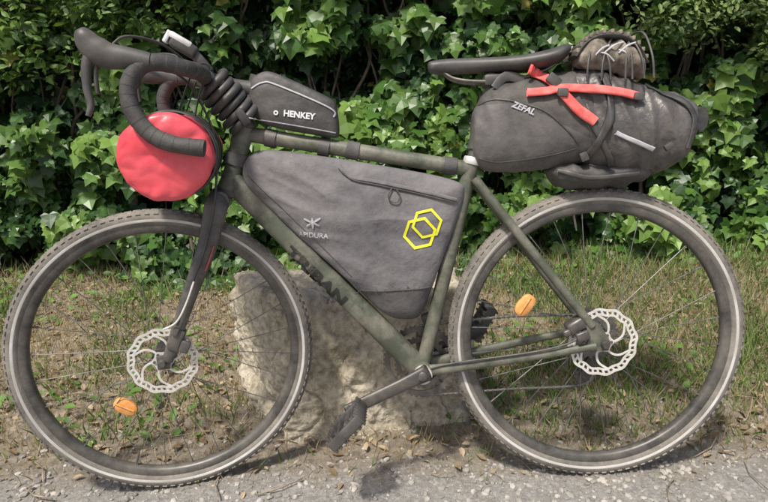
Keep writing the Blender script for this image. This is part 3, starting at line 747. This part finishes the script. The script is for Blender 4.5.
ivyT=[(0,.08,0),(0,.5,.03),(0,1,-.10),
 (.25,-.05,.03),(.5,.1,.02),(.40,.3,.06),(.55,.5,-.01),(.26,.62,.05),
 (-.25,-.05,.03),(-.5,.1,.02),(-.40,.3,.06),(-.55,.5,-.01),(-.26,.62,.05)]
ivyF=[(0,3,4,5),(0,5,1),(5,6,7,1),(1,7,2),(0,10,9,8),(0,1,10),(10,1,12,11),(1,2,12)]
ovT=[(0,0,0),(.22,.3,.04),(.2,.65,.04),(0,1,-.06),(-.2,.65,.04),(-.22,.3,.04),(0,.5,0)]
ovF=[(0,1,2,6),(6,2,3),(0,6,4,5),(6,3,4)]
M_leaf=leafmat('ivy_leaf',.38,.3,.45); M_leaf2=leafmat('shrub_leaf',.5,.3,.4); M_grass=leafmat('grass_blade',.6,.3,.3); M_dryleaf=leafmat('dry_leaf',.8,.15,.2)

# ================================================================== IVY HEDGE
hedge=empty('ivy_hedge')
def surf(x,z):
    return 1.62+.10*np.sin(x*2.3+.6)*np.cos(z*3.1)+.06*np.sin(x*5.7+z*4.1)-.10*np.clip(1-z/.5,0,1)+.10*np.clip(z-.7,0,2)
gx=np.arange(-6,5.5,.08); gz=np.arange(-.05,3.2,.08); GX,GZ=np.meshgrid(gx,gz)
GY=surf(GX,GZ)+.42
V=np.stack([GX.ravel(),GY.ravel(),GZ.ravel()],1); V=[ (v[0],v[1]+.08*noise.noise(Vector(v)*4),v[2]) for v in V]
nx=len(gx); F=[(i*nx+j,i*nx+j+1,(i+1)*nx+j+1,(i+1)*nx+j) for i in range(len(gz)-1) for j in range(nx-1)]
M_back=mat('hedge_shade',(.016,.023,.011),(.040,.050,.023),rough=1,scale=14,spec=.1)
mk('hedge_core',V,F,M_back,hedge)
parts=[]
for i in range(90):
    x=rng.uniform(-4,3.5); z=rng.uniform(.05,.3); pts=[]
    for k in range(9):
        y=float(surf(x,z))+.10+.05*math.sin(k+i); pts.append([x,y,z]); x+=rng.normal(0,.06); z+=rng.uniform(.12,.3)
    parts.append(tubeVF(cat(pts,4),np.linspace(.010,.003,33)*rng.uniform(.5,1.3),n=6))
multi('ivy_stems',parts,mat('ivy_bark',(.06,.045,.03),(.13,.10,.07),rough=.9,scale=30),hedge)
def ivy_layer(name,N,dy,smin,smax,dens_off,cull,bright,xr=(-3.9,3.0),zr=(.03,2.4)):
    x=rng.uniform(xr[0],xr[1],N); z=rng.uniform(zr[0],zr[1],N)
    P=np.stack([x,np.zeros(N),z],1)
    nn=nz(P,3.2,dens_off)+.5*nz(P,8,dens_off+3)
    keep=nn>cull; P=P[keep]; nn=nn[keep]; x=P[:,0]; z=P[:,2]; n=len(P)
    cl=nz(P,5.5,dens_off+9)
    P[:,1]=surf(x,z)+dy-.16*np.clip(nn,-.3,.8)-.05*cl+rng.uniform(-.07,.07,n)
    P[:,2]=np.maximum(z,gh(x,P[:,1])+.03)
    nrm=np.stack([rng.normal(0,.48,n),-1+rng.normal(0,.28,n),.6+rng.normal(0,.48,n)],1)
    tdir=np.stack([rng.normal(0,.7,n),-.25+rng.normal(0,.25,n),-1+rng.normal(0,.45,n)],1)
    s_,t_,n_=frames(nrm,tdir)
    size=rng.uniform(smin,smax,n)*(1+.35*cl)*rng.choice([.7,1,1,1.1],n)
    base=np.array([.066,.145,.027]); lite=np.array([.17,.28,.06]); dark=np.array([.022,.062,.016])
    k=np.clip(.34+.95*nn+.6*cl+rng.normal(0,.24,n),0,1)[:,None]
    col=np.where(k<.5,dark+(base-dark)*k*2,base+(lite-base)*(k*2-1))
    col=col*bright*rng.uniform(.75,1.2,(n,1))  # bright darkens the deeper layers: shade inside the hedge put into leaf colour
    yl=rng.random(n)<.006; col[yl]=np.array([.28,.26,.06])
    wide=rng.uniform(.8,1.15,n)
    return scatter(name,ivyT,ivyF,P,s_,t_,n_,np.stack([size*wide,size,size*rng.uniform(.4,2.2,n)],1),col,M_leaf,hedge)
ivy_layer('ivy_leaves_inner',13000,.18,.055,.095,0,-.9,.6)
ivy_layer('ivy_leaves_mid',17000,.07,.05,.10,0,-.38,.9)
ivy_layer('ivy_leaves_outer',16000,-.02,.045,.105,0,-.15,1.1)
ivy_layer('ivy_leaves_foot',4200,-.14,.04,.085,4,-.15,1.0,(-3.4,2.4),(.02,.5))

def shrub(name,cs,N,colr,size):
    e=empty(name); PP=[];parts=[]
    for (cx,cy,cz,rx,ry,rz) in cs:
        n=int(N*rx*rz/sum(c[3]*c[5] for c in cs))
        u=rng.normal(size=(n,3)); u=unit(u)*(rng.random((n,1))**.35)
        P=u*np.array([rx,ry,rz])+np.array([cx,cy,cz]); PP.append(P)
        for k in range(9):
            t=rng.normal(size=3); t/=np.linalg.norm(t); t[1]=abs(t[1])*.5
            end=np.array([cx,cy,cz])+t*np.array([rx,ry,rz])*.95
            parts.append(tubeVF(cat([[cx+rng.normal(0,.1),cy+.28,.15],[cx+rng.normal(0,.1),cy+.25,cz*.6],[cx,cy+.1,cz],end],5),np.linspace(.010,.0025,16),n=6))
    multi('branches',parts,mat('shrub_bark',(.05,.04,.03),(.11,.09,.07),rough=.9,scale=30),e)
    P=np.concatenate(PP); nn=nz(P,7,2); P=P[nn>-.2]; nn=nn[nn>-.2]; n=len(P)
    nrm=np.stack([rng.normal(0,.6,n),-.6+rng.normal(0,.5,n),.7+rng.normal(0,.5,n)],1)
    td=np.stack([rng.normal(0,.8,n),-.5+rng.normal(0,.5,n),rng.normal(-.2,.6,n)],1)
    s_,t_,n_=frames(nrm,td)
    k=np.clip(.4+nn+rng.normal(0,.25,n),0,1)[:,None]
    col=np.array(colr[0])*(1-k)+np.array(colr[1])*k
    scatter('leaves',ovT,ovF,P,s_,t_,n_,rng.uniform(size[0],size[1],n),col,M_leaf2,e)
shrub('leafy_shrub',[(-2.2,1.5,1.42,.55,.22,.38),(-1.65,1.6,1.55,.4,.2,.28),(-2.9,1.5,1.3,.5,.25,.5)],9000,((.03,.07,.015),(.15,.26,.05)),(.03,.055))
shrub('leafy_shrub.001',[(1.0,1.5,1.38,.45,.2,.30),(1.6,1.45,1.25,.5,.2,.45),(.45,1.6,1.6,.4,.2,.22)],14000,((.06,.10,.03),(.22,.31,.10)),(.02,.042))

# ================================================================== GRASS VERGE
def blades(name,N,fn,h,wd,colr,m,yr=(-.02,1.75)):
    x=rng.uniform(-2.8,1.9,N); y=rng.uniform(yr[0],yr[1],N)
    P=np.stack([x,y,np.zeros(N)],1)
    d=fn(x,y,nz(P,3,7)+.5*nz(P,9,1)+.5*nz(P,20,4)); keep=rng.random(N)<d; P=P[keep]; n=len(P)
    P[:,2]=gh(P[:,0],P[:,1])-.004
    a=rng.uniform(0,2*math.pi,n); t_=np.stack([rng.normal(0,.5,n),rng.normal(-.05,.5,n),np.ones(n)],1)
    nr=np.stack([np.cos(a),np.sin(a),np.zeros(n)],1); s_,t_,n_=frames(nr,t_)
    hh=rng.uniform(h[0],h[1],n)*rng.uniform(.6,1.2,n)*(.55+.45*sm(0,.5,P[:,1])); ww=rng.uniform(wd[0],wd[1],n)
    size=np.stack([ww,hh,hh],1)
    T=[(-1,0,0),(1,0,0),(.75,.5,.05),(-.75,.5,.05),(0,1,.28)]; TF=[(0,1,2,3),(3,2,4)]
    k=rng.random((n,1)); col=np.array(colr[0])*(1-k)+np.array(colr[1])*k
    scatter(name,T,TF,P,s_,t_,n_,size,col,m,verge)
verge=empty('grass')
blades('green_blades',60000,lambda x,y,q:np.clip((.16+.55*sm(-.6,.5,x)+.9*q)*sm(.0,.35,y),0.015,1),(.03,.12),(.0011,.003),((.07,.14,.03),(.20,.28,.08)),M_grass)
blades('straw_blades',56000,lambda x,y,q:np.clip((.45+.3*sm(-.4,.6,x)-.3*q)*sm(-.05,.25,y),0.04,1),(.03,.11),(.0009,.002),((.26,.20,.11),(.48,.40,.26)),M_grass)
n=2600; x=rng.uniform(-2.6,1.8,n); y=rng.uniform(.2,1.6,n); P=np.stack([x,y,gh(x,y)+rng.uniform(.01,.05,n)],1)
q=nz(P,2.5,5); P=P[q>.02]; n=len(P)
s_,t_,n_=frames(np.stack([rng.normal(0,.4,n),rng.normal(-.3,.4,n),np.ones(n)],1),np.stack([rng.normal(0,1,n),rng.normal(0,1,n),np.zeros(n)],1))
scatter('weed_leaves',ovT,ovF,P,s_,t_,n_,rng.uniform(.02,.05,n),np.array([.10,.19,.04])*rng.uniform(.6,1.5,(n,1)),M_leaf2,verge)
lit=empty('leaf_litter')
n=6500; x=rng.uniform(-2.6,1.8,n); y=rng.uniform(-.05,1.7,n); P=np.stack([x,y,gh(x,y)+rng.uniform(.004,.014,n)],1)
P=P[(rng.random(n)<sm(-.1,.4,y)*.9+.05)]; n=len(P)
s_,t_,n_=frames(np.stack([rng.normal(0,.35,n),rng.normal(0,.35,n),np.ones(n)],1),np.stack([rng.normal(0,1,n),rng.normal(0,1,n),np.zeros(n)],1))
k=rng.random((n,1)); col=np.array([.15,.10,.055])*(1-k)+np.array([.45,.36,.24])*k
scatter('dry_leaves',ovT,ovF,P,s_,t_,n_,np.stack([rng.uniform(.012,.04,n)]*3,1)*np.array([1,1,1.6]),col,M_dryleaf,lit)
parts=[]
for i in range(420):
    x=rng.uniform(-2.4,1.6); y=rng.uniform(-.05,1.5); a=rng.uniform(0,6.28); l=rng.uniform(.02,.13)
    z=float(gh(x,y))+.006
    parts.append(tubeVF([[x,y,z],[x+l*.5*math.cos(a),y+l*.5*math.sin(a),z+.006],[x+l*math.cos(a+.2),y+l*math.sin(a+.2),z+rng.uniform(0,.02)]],rng.uniform(.0008,.0022),n=5))
multi('twigs',parts,mat('twig_bark',(.14,.11,.075),(.34,.28,.2),rough=.9,scale=30),lit)

# ================================================================== GRAVEL
bm=bmesh.new(); bmesh.ops.create_icosphere(bm,subdivisions=1,radius=1); T=[tuple(v.co*(1+.25*noise.noise(v.co*2))) for v in bm.verts]; TF=[tuple(v.index for v in f.verts) for f in bm.faces]; bm.free()
n=26000; x=rng.uniform(-1.9,.9,n); y=rng.uniform(-.5,.7,n)
keep=rng.random(n)<np.where(y<.05,1,.35*(1-sm(.05,.6,y))); x=x[keep];y=y[keep];n=len(x)
r=.0013+.0085*rng.random(n)**5
P=np.stack([x,y,gh(x,y)+r*.1],1)
s_,t_,n_=frames(np.stack([rng.normal(0,.3,n),rng.normal(0,.3,n),np.ones(n)],1),rng.normal(size=(n,3)))
k=rng.random((n,1)); col=np.array([.17,.16,.14])*(1-k)+np.array([.43,.40,.36])*k
M_peb,nt,b=nodes('pebble'); a=nt.nodes.new('ShaderNodeAttribute'); a.attribute_name='Col'; nt.links.new(a.outputs['Color'],b.inputs['Base Color']); b.inputs['Roughness'].default_value=.9
scatter('gravel',T,TF,P,s_,t_,n_,np.stack([r*rng.uniform(.8,1.5,n),r*rng.uniform(.7,1.1,n),r*rng.uniform(.4,.8,n)],1),col,M_peb,None)

# ================================================================== LIGHT
el=rad(60); az=math.atan2(-.45,-.89)
W=bpy.data.worlds.new('World'); S.world=W; W.use_nodes=True
nt=W.node_tree; bg=nt.nodes['Background']; sk=nt.nodes.new('ShaderNodeTexSky'); sk.sky_type='NISHITA'; sk.sun_disc=False; sk.sun_elevation=el; sk.sun_rotation=az; sk.dust_density=4
nt.links.new(sk.outputs[0],bg.inputs['Color']); bg.inputs['Strength'].default_value=.145
sd=Vector((math.sin(az)*math.cos(el),math.cos(az)*math.cos(el),math.sin(el)))
ld=bpy.data.lights.new('sun','SUN'); ld.energy=4.6; ld.angle=rad(6); ld.color=(1,.95,.86)
lo=bpy.data.objects.new('sun',ld); COL.objects.link(lo); lo.rotation_euler=sd.to_track_quat('Z','Y').to_euler(); lo.location=sd*12

# ================================================================== CAMERA
yaw,pitch,roll=-.018,.234,-.046
f=Vector((math.sin(yaw)*math.cos(pitch),math.cos(yaw)*math.cos(pitch),-math.sin(pitch)))
r_=Vector((math.cos(yaw),-math.sin(yaw),0)); u_=r_.cross(f)
r2=r_*math.cos(roll)+u_*math.sin(roll); u2=u_*math.cos(roll)-r_*math.sin(roll)
cd=bpy.data.cameras.new('camera'); co=bpy.data.objects.new('camera',cd); COL.objects.link(co)
cd.sensor_width=36; cd.lens=36*586.5/768; cd.clip_end=300; cd.clip_start=.05
Mx=Matrix((( r2.x,u2.x,-f.x,-.47),(r2.y,u2.y,-f.y,-1.288),(r2.z,u2.z,-f.z,.892),(0,0,0,1)))
co.matrix_world=Mx; S.camera=co
S.view_settings.view_transform='Standard'; S.view_settings.look='None'; S.view_settings.exposure=0
